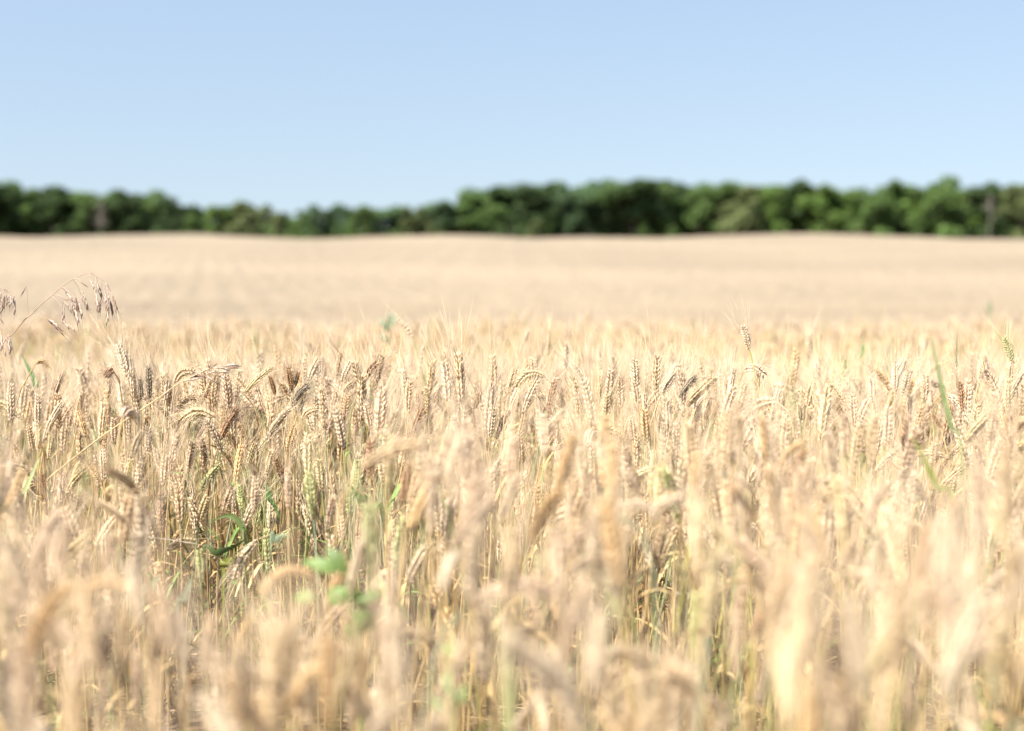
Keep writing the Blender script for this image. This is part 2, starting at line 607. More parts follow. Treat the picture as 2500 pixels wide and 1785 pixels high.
# ------------------------------------------------------------------ hand-placed ears (photo pixels: tip, foot, distance)
# (tip x, tip y, foot x, foot y, distance, ear colour, stem colour, bend up in ear lengths, label or None)
H = [
    (287, 837, 313, 927, 2.66, 'cream', 'straw', 0.02, "tall cream ear with beaded husks standing beside the spidery brown ear"),
    (258, 918, 276, 905, 2.60, 'rust', 'straw', 0.05, "brown ear seen end on with dark bristles spread out to the left"),
    (341, 923, 343, 979, 2.66, 'grey', 'green', 0.0, "dark grey green ear on a green stem, left of the two grey ears"),
    (362, 893, 365, 977, 2.66, 'grey', 'gold', 0.0, "dark grey brown ear on a golden stem just above the diagonal dry stalk"),
    (411, 925, 405, 978, 2.66, 'cream', 'straw', 0.0, "whitish ear standing behind the diagonal dry stalk"),
    (475, 908, 428, 938, 2.66, 'straw', 'straw', 0.25, "straw ear curling right on a white stem behind the dry panicle"),
    (481, 970, 434, 1007, 2.80, 'straw', 'straw', 0.22, "straw ear with toothed shaded underside arching right below the dry panicle"),
    (440, 1030, 525, 1024, 2.66, 'yellow', 'straw', 0.26, "pale yellow ear bent over flat to the left"),
    (583, 994, 535, 1080, 2.62, 'rust', 'dark', 0.04, "reddish ear leaning right on a thin dark stem"),
    (576, 921, 617, 979, 2.75, 'straw', 'gold', 0.06, "straw ear leaning left at the end of the dry panicle"),
    (659, 918, 673, 967, 2.72, 'brown', 'straw', 0.0, "dark brown ear leaning left, left of the forked brown ear"),
    (703, 895, 713, 956, 2.72, 'brown', 'straw', 0.0, "left prong of the forked dark brown ear pair"),
    (729, 908, 716, 950, 2.73, 'brown', 'straw', 0.0, "right prong of the forked dark brown ear pair"),
    (778, 875, 753, 932, 2.74, 'cream', 'straw', 0.03, "whitish ear leaning right just right of the forked brown ears"),
    (755, 941, 716, 997, 2.66, 'grey', 'gold', 0.14, "blackish backed ear arching right below the forked brown ears"),
    (742, 977, 727, 1010, 2.66, 'grey', 'gold', 0.0, "short blackish ear under the blackish backed arching ear"),
    (857, 881, 835, 932, 2.80, 'cream', 'straw', 0.03, None), (870, 930, 840, 958, 2.70, 'straw', 'straw', 0.12, None),
    (848, 966, 838, 1038, 2.66, 'golden', 'gold', 0.02, None), (720, 1038, 703, 1104, 2.60, 'golden', 'dark', 0.03, None),
    (774, 999, 738, 1027, 2.66, 'straw', 'straw', 0.18, None), (892, 982, 905, 1049, 2.45, 'pinkish', 'straw', 0.02, None),
    (820, 1001, 838, 1099, 2.40, 'cream', 'straw', 0.02, None), (663, 1100, 652, 1160, 2.6, 'yellow', 'green', 0.02, None),
    (1083, 879, 1094, 988, 2.68, 'cream', 'gold', 0.02, "thick pale ear, left one of the central bearded pair"),
    (1118, 859, 1127, 990, 2.68, 'straw', 'straw', 0.01, "tallest straw ear, right one of the central bearded pair"),
    (1042, 946, 1047, 1020, 2.60, 'yellow', 'straw', 0.0, "slim yellowish beaded ear left of the central bearded pair"),
    (1031, 995, 1002, 1079, 2.50, 'rust', 'dark', 0.03, "reddish beaded ear leaning right, left of the central bearded pair"),
    (1174, 957, 1157, 1001, 2.70, 'brown', 'straw', 0.0, "small brown ear leaning right beside the central bearded pair"),
    (1203, 931, 1188, 1060, 2.62, 'pinkish', 'straw', 0.02, None), (1206, 990, 1196, 1075, 2.56, 'cream', 'straw', 0.0, None),
    (1316, 923, 1277, 1014, 2.66, 'cream', 'straw', 0.03, "cream ear leaning right beneath the thin arched ear"),
    (1262, 947, 1334, 925, 2.68, 'yellow', 'straw', 0.30, "thin yellowish ear arched over to the left like a bow"),
    (1257, 899, 1240, 964, 2.72, 'straw', 'straw', 0.02, None), (1492, 901, 1484, 985, 2.66, 'cream', 'gold', 0.0, None),
    (1514, 916, 1518, 999, 2.66, 'pinkish', 'straw', 0.0, None), (1550, 875, 1555, 947, 2.74, 'cream', 'straw', 0.0, None),
    (1604, 864, 1601, 967, 2.68, 'straw', 'straw', 0.01, "slim upright straw ear left of the rightward leaning cream ear"),
    (1649, 910, 1612, 967, 2.68, 'cream', 'straw', 0.04, "cream ear leaning right between slim straw ear and black smudged ear"),
    (1573, 997, 1579, 1088, 2.42, 'golden', 'straw', 0.0, None), (1538, 1012, 1544, 1077, 2.42, 'pinkish', 'straw', 0.0, None),
    (1425, 925, 1450, 1049, 2.66, 'cream', 'straw', 0.02, None), (1483, 960, 1478, 1040, 2.60, 'yellow', 'gold', 0.0, None),
    (1813, 794, 1831, 855, 2.68, 'cream', 'lime', 0.0, "lone cream ear on a thin lime stem standing above all others"),
    (1700, 919, 1659, 973, 2.68, 'grey', 'straw', 0.06, "black smudged ear leaning right"),
    (1726, 967, 1700, 994, 2.64, 'cream', 'straw', 0.10, None), (1755, 986, 1735, 1028, 2.62, 'rust', 'straw', 0.05, None),
    (1820, 930, 1805, 999, 2.66, 'straw', 'straw', 0.02, None), (1986, 930, 1971, 995, 2.68, 'straw', 'straw', 0.03, None),
    (1950, 985, 1955, 1030, 2.60, 'yellow', 'green', 0.0, None), (2020, 932, 2066, 993, 2.68, 'straw', 'straw', 0.06, None),
    (2127, 923, 2131, 985, 2.70, 'cream', 'straw', 0.0, None), (2186, 888, 2184, 960, 2.72, 'cream', 'straw', 0.0, None),
    (2220, 901, 2205, 969, 2.60, 'cream', 'straw', 0.02, None), (2258, 914, 2256, 985, 2.68, 'pinkish', 'straw', 0.0, None),
    (2042, 988, 2070, 1040, 2.66, 'brown', 'straw', 0.03, "dark brown ear leaning left in front of a straw ear at right"),
    (2081, 960, 2086, 1050, 2.60, 'pinkish', 'straw', 0.0, None), (2275, 1012, 2297, 1047, 2.60, 'brown', 'gold', 0.05, None),
    (2281, 1080, 2275, 1150, 2.40, 'straw', 'gold', 0.0, None),
    (2451, 823, 2472, 886, 2.72, 'greenish', 'straw', 0.02, "slim olive green ear standing tall near the right edge"),
    (2405, 869, 2390, 925, 2.74, 'straw', 'straw', 0.02, None), (2345, 930, 2350, 1010, 2.60, 'rust', 'straw', 0.0, None),
    (26, 934, 28, 1034, 2.60, 'cream', 'straw', 0.0, None), (93, 962, 92, 1042, 2.66, 'cream', 'straw', 0.0, None),
    (69, 1038, 80, 1103, 2.60, 'straw', 'straw', 0.02, None), (125, 1066, 119, 1124, 2.60, 'yellow', 'green', 0.03, None),
    (190, 997, 209, 1070, 2.66, 'golden', 'gold', 0.02, None), (277, 1020, 279, 1084, 2.62, 'pinkish', 'straw', 0.0, None),
    (103, 1156, 106, 1225, 2.30, 'brown', 'straw', 0.0, "brown blurred ear below the diagonal dry stalk at left"),
    (207, 1148, 162, 1210, 2.50, 'yellow', 'straw', 0.06, None), (151, 1154, 147, 1236, 2.45, 'pinkish', 'straw', 0.0, None),
    (215, 1133, 246, 1180, 2.55, 'golden', 'gold', 0.03, None), (250, 1095, 254, 1176, 2.55, 'cream', 'gold', 0.0, None),
    (362, 1040, 364, 1111, 2.60, 'cream', 'gold', 0.0, None), (343, 1126, 334, 1228, 2.45, 'cream', 'blue green', 0.01, None),
    (117, 899, 84, 893, 2.66, 'golden', 'gold', 0.42, "golden ear hooked over at the top of a bare stem at left"),
    (430, 1062, 415, 1165, 2.55, 'pinkish', 'straw', 0.02, None), (404, 1109, 398, 1189, 2.52, 'cream', 'straw', 0.01, None),
    (471, 1075, 460, 1157, 2.52, 'pinkish', 'green', 0.02, None), (436, 1178, 440, 1282, 2.45, 'straw', 'straw', 0.0, None),
    (507, 1209, 486, 1280, 2.48, 'yellow', 'blue green', 0.04, None), (565, 1193, 544, 1260, 2.50, 'pinkish', 'straw', 0.03, None),
    (583, 1183, 590, 1248, 2.45, 'greenish', 'blue green', 0.0, "pale green ear on a blue green stem behind the bare gap"),
    (624, 1079, 602, 1150, 2.55, 'yellow', 'green', 0.02, None), (624, 1165, 621, 1256, 2.30, 'cream', 'straw', 0.0, None),
    (673, 1118, 693, 1185, 2.52, 'brown', 'gold', 0.02, "dull brown ear leaning left above the bare gap"),
    (703, 1145, 703, 1245, 2.15, 'pinkish', 'straw', 0.0, None),
    (572, 1416, 632, 1316, 2.30, 'cream', 'straw', 0.08, "cream ear hanging head down over the bare gap"),
    (486, 1341, 492, 1419, 2.15, 'greenish', 'green', 0.02, "knobbly lime green ear at the foot of the bare gap"),
    (854, 1195, 854, 1267, 2.30, 'greenish', 'blue green', 0.0, None), (753, 1150, 766, 1270, 2.20, 'greenish', 'blue green', 0.0, None),
    (778, 1120, 786, 1200, 2.40, 'yellow', 'green', 0.0, None), (815, 1210, 800, 1300, 2.2, 'pinkish', 'straw', 0.03, None),
    (829, 1230, 836, 1325, 2.3, 'straw', 'blue green', 0.0, None), (872, 1120, 868, 1200, 2.4, 'greenish', 'blue green', 0.0, None),
    (906, 1070, 903, 1170, 2.2, 'rust', 'straw', 0.0, None), (1000, 1130, 985, 1230, 2.0, 'rust', 'straw', 0.03, None),
    # nearer, blurred ears
    (1524, 1396, 1391, 1404, 1.45, 'straw', 'straw', 0.25, "blurred straw ear arching right, left of the dark hollow"),
    (1516, 1240, 1606, 1262, 1.60, 'cream', 'straw', 0.20, None), (1661, 1216, 1590, 1275, 1.55, 'cream', 'straw', 0.15, None),
    (1720, 1388, 1800, 1385, 1.60, 'cream', 'straw', 0.25, "blurred cream ear bent left with shaded underside, right of the dark hollow"),
    (1872, 1450, 1778, 1424, 1.55, 'golden', 'gold', 0.22, "blurred golden ear bent over to the right, right of the dark hollow"),
    (1472, 1212, 1445, 1380, 1.30, 'cream', 'straw', 0.01, None), (1465, 1490, 1450, 1700, 0.98, 'cream', 'straw', 0.01, None),
    (1438, 1425, 1375, 1580, 1.25, 'pinkish', 'straw', 0.03, None), (1696, 1715, 1600, 1640, 1.25, 'straw', 'straw', 0.15, None),
    (2164, 1450, 2059, 1402, 1.45, 'straw', 'straw', 0.18, "blurred straw ear nodding right over the right foreground"),
    (2209, 1510, 2095, 1690, 1.0, 'yellow', 'straw', 0.02, None), (2407, 1450, 2300, 1720, 0.92, 'cream', 'straw', 0.05, None),
    (1965, 1400, 1988, 1557, 1.30, 'cream', 'straw', 0.0, None), (2390, 1150, 2385, 1320, 1.25, 'pinkish', 'straw', 0.0, None),
    (2450, 1090, 2460, 1290, 1.15, 'straw', 'straw', 0.0, None), (2330, 1210, 2345, 1360, 1.35, 'pinkish', 'straw', 0.0, None),
    (282, 1310, 250, 1400, 1.70, 'rust', 'straw', 0.02, "blurred rusty ear leaning right at lower left"),
    (325, 1450, 200, 1446, 1.45, 'golden', 'straw', 0.2, None), (270, 1470, 225, 1625, 1.20, 'cream', 'straw', 0.02, None),
    (80, 1385, 135, 1530, 1.25, 'pinkish', 'straw', 0.03, None), (383, 1430, 440, 1640, 0.98, 'pinkish', 'straw', 0.02, None),
    (637, 1450, 770, 1408, 1.45, 'golden', 'straw', 0.25, "blurred golden ear bent over to the left beside the green weed"),
    (907, 1425, 915, 1530, 1.55, 'yellow', 'green', 0.0, None), (1130, 1060, 1098, 1210, 1.55, 'cream', 'straw', 0.02, None),
    (1210, 1220, 1100, 1340, 1.45, 'pinkish', 'straw', 0.06, None), (965, 1500, 975, 1700, 1.0, 'cream', 'straw', 0.0, None),
    (1800, 1020, 1790, 1130, 2.0, 'cream', 'straw', 0.0, None), (1960, 1080, 1900, 1150, 1.75, 'golden', 'straw', 0.12, None),
    (2060, 1010, 2062, 1120, 1.95, 'pinkish', 'straw', 0.0, None), (2160, 1180, 2110, 1290, 1.6, 'pinkish', 'straw', 0.04, None),
    (2170, 990, 2165, 1090, 2.2, 'cream', 'straw', 0.0, None), (1870, 1020, 1868, 1140, 1.9, 'cream', 'straw', 0.0, None),
    (2425, 990, 2415, 1080, 2.1, 'pinkish', 'straw', 0.0, None), (1325, 1010, 1330, 1120, 2.0, 'cream', 'straw', 0.0, None),
]

COLWORD = {'cream': 'cream', 'straw': 'straw', 'pinkish': 'pinkish', 'golden': 'golden', 'brown': 'brown',
           'greenish': 'pale green', 'grey': 'dark grey', 'yellow': 'yellowish', 'rust': 'rusty'}
individuals = []          # (plant, label or None, template)
hr = np.random.default_rng(5)
for (tx, ty, bx, by, d, colr, stm, bend, lab) in H:
    B = at(bx, by, d)
    Tp = at(tx, ty, d + hr.uniform(-0.015, 0.015))
    if lab and 'end on' in lab:
        Tp = at(tx, ty, d - 0.055)
    L = np.linalg.norm(Tp - B)
    # the bend lifts the middle of the ear, perpendicular to it and upwards
    ax = unit(Tp - B)
    perp = np.array([0, 0, 1.0]) - ax * ax[2]
    if np.linalg.norm(perp) < 0.25:
        perp = RGT * (-1 if tx > bx else 1)
    perp = unit(perp)
    sway = 0.05 if bend < 0.2 else 0.09
    dirx = (bx - tx) / max(1.0, abs(bx - tx) + abs(by - ty))
    gx = B[0] + dirx * sway + hr.normal(0, 0.012)
    gy = B[1] + hr.uniform(-0.03, 0.05)
    G = np.array([gx, gy, float(terrain(gx, gy))])
    bt = (0.34 if bend >= 0.2 else 0.4)
    p = Plant(G, B, Tp, perp * bend * 2 * L, PAL[colr], STEM[stm], (math.pi / 2 if bend > 0.001 else 0.0) + hr.uniform(-0.65, 0.65) + (1.3 if hr.random() < 0.2 else 0.0), 1.5 if L < 0.056 else 1.25 if L < 0.075 else 1.12, bt)
    p.colname = colr
    if hr.random() < 0.3:
        p.leaves.append((hr.uniform(0.3, 0.7), hr.uniform(0, 6.28), hr.uniform(0.08, 0.14), 0.007, hr.uniform(1, 2.4),
                         (0.22, 0.32, 0.10) if stm in ('green', 'blue green') else (0.50, 0.355, 0.165), 0.4))
    individuals.append([p, lab])

# ------------------------------------------------------------------ the crop at random
# a thin patch in front of the camera's left and a small hollow right of the middle
def in_gap(px, py, d):
    if 360 < px < 760 and 1.15 < d < 2.40 and py < 1500: return True
    if 705 < px < 945 and 1.0 < d < 1.54 and py < 1590: return True     # room for the weed
    if 1540 < px < 1690 and 0.95 < d < 1.85 and py < 1600: return True
    if 2010 < px < 2075 and 0.9 < d < 1.2: return True
    return False


def shorten(p, top, want, d):
    """a shorter stalk, so that its highest point shows at photo row `want`"""
    dz = (want - top) * d / F
    if p.B[2] - dz - p.G[2] < 0.22: return False
    for q in (p.B, p.C, p.T): q[2] -= dz
    return True


cr = np.random.default_rng(21)
crop = []
DENS = 290.0
# near band: reject plants that fall in the gaps
hero_px = np.array([project(0.5 * (p.B + p.T)) for p, _ in individuals])
for k in range(int(DENS * 1.7 * 0.46 * (3.4 ** 2 - 0.88 ** 2))):
    y = math.sqrt(cr.uniform(0.88 ** 2, 3.4 ** 2))
    x = cr.uniform(-0.46, 0.46) * y
    pocket = 2.4 < y < 3.1 and (-0.27 < x / y < -0.09 or 0.06 < x / y < 0.14)
    if not pocket and cr.random() > float(np.interp(y, [0.9, 1.0, 2.0, 2.3, 2.45, 3.0], [0.66, 0.84, 0.75, 0.58, 0.72, 0.52])): continue
    p = random_plant(cr, x, y, 1.0 - 0.15 * float(smooth(2.75, 3.4, y)))
    px, py, d = project(p.B)
    tx, ty, td = project(p.T)
    top = min(py, ty)
    if min(d, td) < 0.9: continue
    if in_gap(px, top, d) or in_gap(tx, top, d):
        if 2.1 < d:
            if cr.random() > 0.15: continue
        else:
            if cr.random() > (0.85 if d < 1.75 else 0.5): continue
            base = 1500 if px < 1200 else 1600
            if not shorten(p, top, base + cr.uniform(-15, 140), d): continue
            top = project(p.T)[1] if project(p.T)[1] < project(p.B)[1] else project(p.B)[1]
    # keep the silhouette of the photo: no random ear may rise far above its row
    lim = 575 + (0.245 if d > 1.9 else 0.215) * F / d
    if px > 2250 and d < 1.9: lim -= 110
    if 2210 < px < 2365 and d < 1.95: lim = max(lim, 1250)      # the green blades stand clear
    if d < 2.0: lim += float(np.interp(px, [700, 1000, 1400, 1900], [200, 90, 30, 0])) * (2.0 - d)
    if top < lim:
        if cr.random() < (0.25 if px < 1000 and d < 1.8 else 0.5) or not shorten(p, top, lim + abs(cr.normal(0, 60)), d): continue
        px, py, d = project(p.B)
        tx, ty, td = project(p.T)
        top = min(py, ty)
    cx, cy = 0.5 * (px + tx), 0.5 * (py + ty)
    if np.any((np.abs(hero_px[:, 0] - cx) < 27) & (np.abs(hero_px[:, 1] - cy) < 88) & (hero_px[:, 2] > d - 0.10) & (hero_px[:, 2] > 2.1)): continue
    p.lod, p.top, p.px = 0, top, px
    if pocket:                                        # low dead and green blades, added in dark colours to deepen the hollows' shade
        for q in range(3):
            lc = (0.09, 0.15, 0.03) if cr.random() < 0.35 else (0.24, 0.14, 0.05)
            p.leaves.append((cr.uniform(0.05, 0.55), cr.uniform(0, 6.28), cr.uniform(0.07, 0.15), cr.uniform(0.006, 0.011), cr.uniform(0.8, 2.4), lc, cr.uniform(0.2, 0.7)))
    crop.append(p)
for k in range(int(DENS * 0.44 * 2 * 0.5 * (7.0 ** 2 - 3.4 ** 2))):
    y = math.sqrt(cr.uniform(3.4 ** 2, 7.0 ** 2))
    x = cr.uniform(-0.46, 0.46) * y
    if cr.random() < 0.55 * float(smooth(3.4, 5.0, y)): continue
    p = random_plant(cr, x, y, cr.choice([1.0, 1.14, 0.9], p=[0.78, 0.05, 0.17]) - 0.24 * float(smooth(2.9, 4.0, y)))
    p.lod = 1
    crop.append(p)
for k in range(2600):                                # the crop on either side of the frame
    y = cr.uniform(0.5, 7.0)
    x = (0.46 * y + cr.uniform(0, 0.9)) * cr.choice([-1, 1])
    p = random_plant(cr, x, y, 1.0 - 0.15 * float(smooth(2.9, 4.2, y)))
    p.lod = 1
    if y > 1.0 or abs(x) > 0.6: crop.append(p)
for k in range(12000):
    y = math.sqrt(cr.uniform(7.0 ** 2, 14.0 ** 2)) if k < 6000 else math.sqrt(cr.uniform(24.0 ** 2, 48.0 ** 2))
    x = cr.uniform(-0.48, 0.48) * y
    p = random_plant(cr, x, y)
    p.lod = 2
    p.leaves = []
    crop.append(p)

# the nearest plants in view become things of their own
cand = [p for p in crop if p.lod == 0 and p.top < 1770 and -20 < p.px < 2520]
cand.sort(key=lambda p: p.d)
NEAR_N = 296 - len(individuals)
for p in cand[:NEAR_N]:
    individuals.append([p, None])
taken = set(id(p) for p in cand[:NEAR_N])

# ---- labels
MARKS = [  # landmarks to name places by: (x, y, text)
    (130, 740, "the drooping brome"), (400, 960, "the diagonal dry stalk"), (560, 1330, "the bare gap"),
    (850, 1460, "the green weed"), (1110, 920, "the central bearded pair"), (1610, 1420, "the dark hollow"),
    (1825, 830, "the tall lone ear"), (2310, 980, "the wide green blade"), (2280, 1200, "the bent lime stem"),
    (715, 920, "the forked brown ears"), (1680, 945, "the smudged ear"),
    (1250, 1785, "the bottom edge's middle"), (60, 1720, "the lower left corner"), (2440, 1720, "the lower right corner"),
    (30, 1250, "the left edge"), (2470, 1120, "the right edge"), (480, 1700, "the lower left part"),
    (1000, 1650, "the lower left centre"), (1800, 1680, "the lower right centre"),
    (1250, 1350, "the centre foreground"), (1300, 920, "the bow shaped ear"),
]
SELF = {"tall lone ear": "lone cream", "central bearded pair": "central"}


def describe(p):
    bx, by, d = project(p.B)
    tx, ty, _ = project(p.T)
    vx, vy = tx - bx, by - ty
    ang = math.degrees(math.atan2(vx, vy))
    if abs(ang) < 14: pose = "upright"
    elif abs(ang) < 60: pose = "leaning right" if ang > 0 else "leaning left"
    elif abs(ang) < 115: pose = "bent flat right" if ang > 0 else "bent flat left"
    else: pose = "hanging head down"
    blur = "large soft" if d < 1.25 else "blurred" if d < 2.1 else "sharp"
    cx, cy = (bx + tx) / 2, (by + ty) / 2
    m = min(MARKS, key=lambda q: math.hypot(q[0] - cx, (q[1] - cy) * 1.1))
    dx, dy = cx - m[0], cy - m[1]
    if m[2].startswith(("the lower", "the centre", "the bottom", "the left edge", "the right edge")):
        rel = "in" if m[2].startswith(("the lower", "the centre")) else "at"
    elif abs(dx) > abs(dy): rel = "left of" if dx < 0 else "right of"
    else: rel = "above" if dy < 0 else "below"
    return f"{blur} {COLWORD[p.colname]} ear {pose}, {rel} {m[2]}", cx


groups = {}
for e in individuals:
    if e[1] is None:
        lab, cx = describe(e[0])
        groups.setdefault(lab, []).append((cx, e))
ORD = ["second", "third", "fourth", "fifth", "sixth", "seventh", "eighth", "ninth", "tenth"]
for lab, lst in groups.items():
    lst.sort(key=lambda q: q[0])
    n = len(lst)
    for k, (cx, e) in enumerate(lst):
        if n == 1: e[1] = lab
        elif n == 2: e[1] = ("left of two: " if k == 0 else "right of two: ") + lab
        else:
            w = "leftmost" if k == 0 else "rightmost" if k == n - 1 else ORD[k - 1] + " from left"
            e[1] = f"{w} of {['three','four','five','six','seven','eight','nine','ten'][min(n,10)-3]}: " + lab

for p, lab in individuals:
    root = thing("wheat_stalk", p.G, lab, "wheat", "ripe wheat stalks in the foreground")
    ear, awn, stem = MB(), MB(), MB()
    p.emit(0, ear, awn, stem, None, BEARDED[random.randrange(8)] if 2.2 < p.d < 3.0 else None)
    stem.build("stem", M_STRAW, root, p.G)
    eo = ear.build("ear", M_STRAW, root, p.G)
    awn.build("beard", M_STRAW, eo, p.G)
    for (frac, az, ln, w, drop, lc, tl) in p.leaves:
        leaf = MB()
        make_leaf(p.G, p.B, frac, az, ln, w, drop, lc, leaf, 7, tl)
        leaf.build("leaf", M_STRAW, root, p.G)

allmb = MB()
for p in crop:
    if id(p) in taken: continue
    p.emit(p.lod, allmb, allmb, allmb, allmb)

# far crop seen edge-on: its closed, uneven top, dense under the far ears
rows = np.geomspace(6.0, CREST + 6, 480)
cols = np.linspace(-0.52, 0.52, 420)
FX, FY = np.meshgrid(cols, rows)
FX = (FX + RNG.uniform(-0.45, 0.45, FX.shape) * 1.04 / 420) * FY
bump = RNG.uniform(-1, 1, FX.shape) * np.clip(0.045 + 0.0004 * FY, 0, 0.06) * (1 - 0.6 * smooth(120, 250, FY))
hh = 0.37 + 0.19 * smooth(8, 28, FY)
FZ = terrain(FX, FY) + hh + bump
fv = np.stack([FX, FY, FZ], -1).reshape(-1, 3)
nc = len(cols)
jj = (np.arange(len(rows) - 1)[:, None] * nc + np.arange(nc - 1)[None, :]).ravel()
ff = np.concatenate([np.stack([jj, jj + 1, jj + nc + 1], 1), np.stack([jj, jj + nc + 1, jj + nc], 1)])
bx, by = FX.ravel(), FY.ravel()
band = 1 + 0.04 * np.sin(by * 0.16 + 1.3 * np.sin(bx * 0.07)) + 0.045 * np.sin(by * 0.07 + bx * 0.05 + 2.0) + 0.03 * np.sin(bx * 0.21 + by * 0.02)
band = band - 0.10 * np.exp(-((bx - 8.5) / 3.5) ** 2 - ((by - 33) / 1.6) ** 2) - 0.08 * np.exp(-((bx + 12.0) / 5.0) ** 2 - ((by - 42) / 3.0) ** 2)
fc = np.array((0.320, 0.248, 0.158))[None] * (RNG.uniform(0.93, 1.07, len(fv)) * band)[:, None]  # colour darkened to carry the crop's shadowing of itself
allmb.add(fv, ff, fc)
tag(allmb.build("wheat_crop", M_STRAW), "pale ripe wheat crop filling the whole field behind the nearest stalks", "wheat field", kind="stuff")

# ------------------------------------------------------------------ soil litter: broken straw lying in the thin patch
lit = MB()
lr = np.random.default_rng(31)
for k in range(1500):
    y = lr.uniform(0.8, 3.2)
    x = lr.uniform(-0.45, 0.45) * y
    a = lr.uniform(0, 6.28)
    ln = lr.uniform(0.05, 0.22)
    z0 = float(terrain(x, y)) + lr.uniform(0.005, 0.05)
    d = np.array([math.cos(a), math.sin(a), lr.normal(0, 0.15)]) * ln
    p0 = np.array([x, y, z0])
    v, f = tube([p0, p0 + d * 0.5 + np.array([0, 0, 0.005]), p0 + d], 0.0016, 3)
    lit.add(v, f, np.array((0.36, 0.26, 0.14)) * lr.uniform(0.4, 1.15))
tag(lit.build("straw_litter", M_STRAW), "broken dry straw lying on the soil between the stems", "straw", kind="stuff")


# ------------------------------------------------------------------ brome grasses
def spikelet_mesh(mb, p0, d, length, width, dark, rng):
    """a slim drooping spikelet: overlapping pointed scales with short bristles"""
    d = unit(d)
    n = 5
    a = unit(np.cross(d, FWD))
    for i in range(n):
        s = 1 if i % 2 else -1
        b0 = p0 + d * length * (0.06 + 0.13 * i)
        ax = d + a * s * 0.10 + rng.normal(0, 0.02, 3)
        v, f = ovoid(b0, ax, length * 0.46, width * 0.55, width * 0.4, a, 5)
        base = np.array((0.29, 0.18, 0.135)) if dark else np.array((0.60, 0.50, 0.40))
        if i % 2 == 0 and not dark: base = np.array((0.42, 0.30, 0.225))
        mb.add(v, f, base * rng.uniform(0.85, 1.15))
        v2, f2 = spike(v[-1], ax + d * 0.6, length * 0.42, 0.00035, rng.normal(0, 0.1, 3), 1)
        mb.add(v2, f2, base * 0.9 + 0.08)


def grass_panicle(name, label, stem_px, d, ground_px, spikes, stemcol, r=0.0008):
    pts = [at(x, y, d + dd) for (x, y, dd) in stem_px]
    gp = at(*ground_px)
    gp[2] = 0.0
    root = thing(name, gp, label, "grass")
    curve = catmull([gp] + pts, 7)
    mb = MB()
    v, f = tube(curve, np.linspace(r * 1.7, r * 0.45, len(curve)), 5)
    mb.add(v, f, np.array(stemcol))
    mb.build("stem", M_STRAW, root, gp)
    rng = np.random.default_rng(len(spikes))
    for (ax, ay, sx, sy, ex, ey, dark) in spikes:
        # branch from (ax, ay) on the stem to the spikelet's foot (sx, sy), spikelet hangs to (ex, ey)
        dd = d + rng.uniform(-0.02, 0.02)
        A, S, E = at(ax, ay, d), at(sx, sy, dd), at(ex, ey, dd + rng.uniform(-0.008, 0.008))
        m2 = MB()
        mid = (A + S) / 2 + np.array([0, 0, 0.25 * np.linalg.norm(S - A)])
        v, f = tube(bezier(A, mid, S + np.array([0, 0, 0.2 * np.linalg.norm(S - A)]), S, 7), 0.00032, 3)
        m2.add(v, f, (0.52, 0.39, 0.32))
        bo = m2.build("branch", M_STRAW, root, gp)
        m3 = MB()
        ln = np.linalg.norm(E - S)
        spikelet_mesh(m3, S, E - S, ln, min(0.0030, ln * 0.10), dark, rng)
        m3.build("spikelet", M_STRAW, bo, gp)
    return root


brome_stem = [(-70, 960, 0.0), (7, 840, 0), (29, 818, 0), (59, 782, 0), (78, 766, 0), (102, 742, 0), (126, 722, 0), (149, 702, 0),
              (178, 682, 0), (205, 670, 0), (221, 666, 0), (235, 675, 0), (258, 690, 0), (272, 712, 0)]
sp = [(178, 682, 196, 688, 212, 699, 1), (221, 666, 217, 678, 231, 708, 0), (221, 666, 232, 684, 249, 727, 0), (235, 675, 238, 690, 250, 730, 1),
      (235, 675, 231, 700, 240, 762, 0), (250, 684, 246, 726, 243, 765, 1), (235, 675, 236, 722, 243, 764, 0), (258, 690, 256, 708, 258, 742, 0),
      (258, 690, 262, 700, 266, 738, 0), (258, 690, 260, 726, 264, 796, 0), (262, 696, 268, 728, 277, 772, 1), (272, 712, 274, 716, 287, 765, 1),
      (258, 690, 262, 720, 265, 760, 0), (149, 702, 158, 711, 180, 736, 0), (149, 702, 172, 720, 190, 760, 0), (126, 722, 153, 731, 156, 785, 0),
      (126, 722, 156, 733, 176, 764, 0), (126, 722, 154, 731, 169, 733, 1), (149, 702, 184, 722, 193, 762, 1), (149, 702, 190, 728, 202, 780, 0),
      (149, 702, 174, 736, 191, 792, 0), (178, 682, 200, 706, 215, 757, 0), (178, 682, 197, 722, 217, 758, 0), (126, 722, 148, 778, 170, 804, 0),
      (126, 722, 166, 790, 184, 810, 0), (78, 766, 110, 773, 158, 818, 1), (78, 766, 116, 777, 146, 800, 0), (70, 772, 64, 699, 53, 720, 1),
      (172, 686, 181, 745, 192, 795, 0)]
grass_panicle("brome_grass", "drooping purple brown brome grass rising above the wheat at left", brome_stem, 2.68, (-160, 1500, 2.66), sp,
              (0.46, 0.31, 0.22))
b2 = [(-120, 900, 0), (-70, 780, 0), (-40, 720, 0), (-15, 704, 0), (10, 706, 0), (34, 716, 0)]
sp2 = [(-15, 704, 4, 712, -2, 742, 0), (10, 706, 12, 716, 8, 760, 1), (10, 706, 16, 715, 17, 748, 0), (34, 716, 24, 714, 28, 748, 0),
       (34, 716, 34, 716, 36, 770, 0), (10, 706, 5, 730, 2, 768, 0), (-15, 704, -8, 716, -6, 765, 1), (-40, 720, -3, 774, 8, 788, 1),
       (10, 706, 20, 718, 24, 752, 0), (-70, 780, 2, 804, 5, 858, 0), (-70, 780, 16, 814, 26, 866, 0), (-70, 780, 20, 812, 29, 862, 0),
       (-70, 780, 4, 838, 14, 870, 0)]
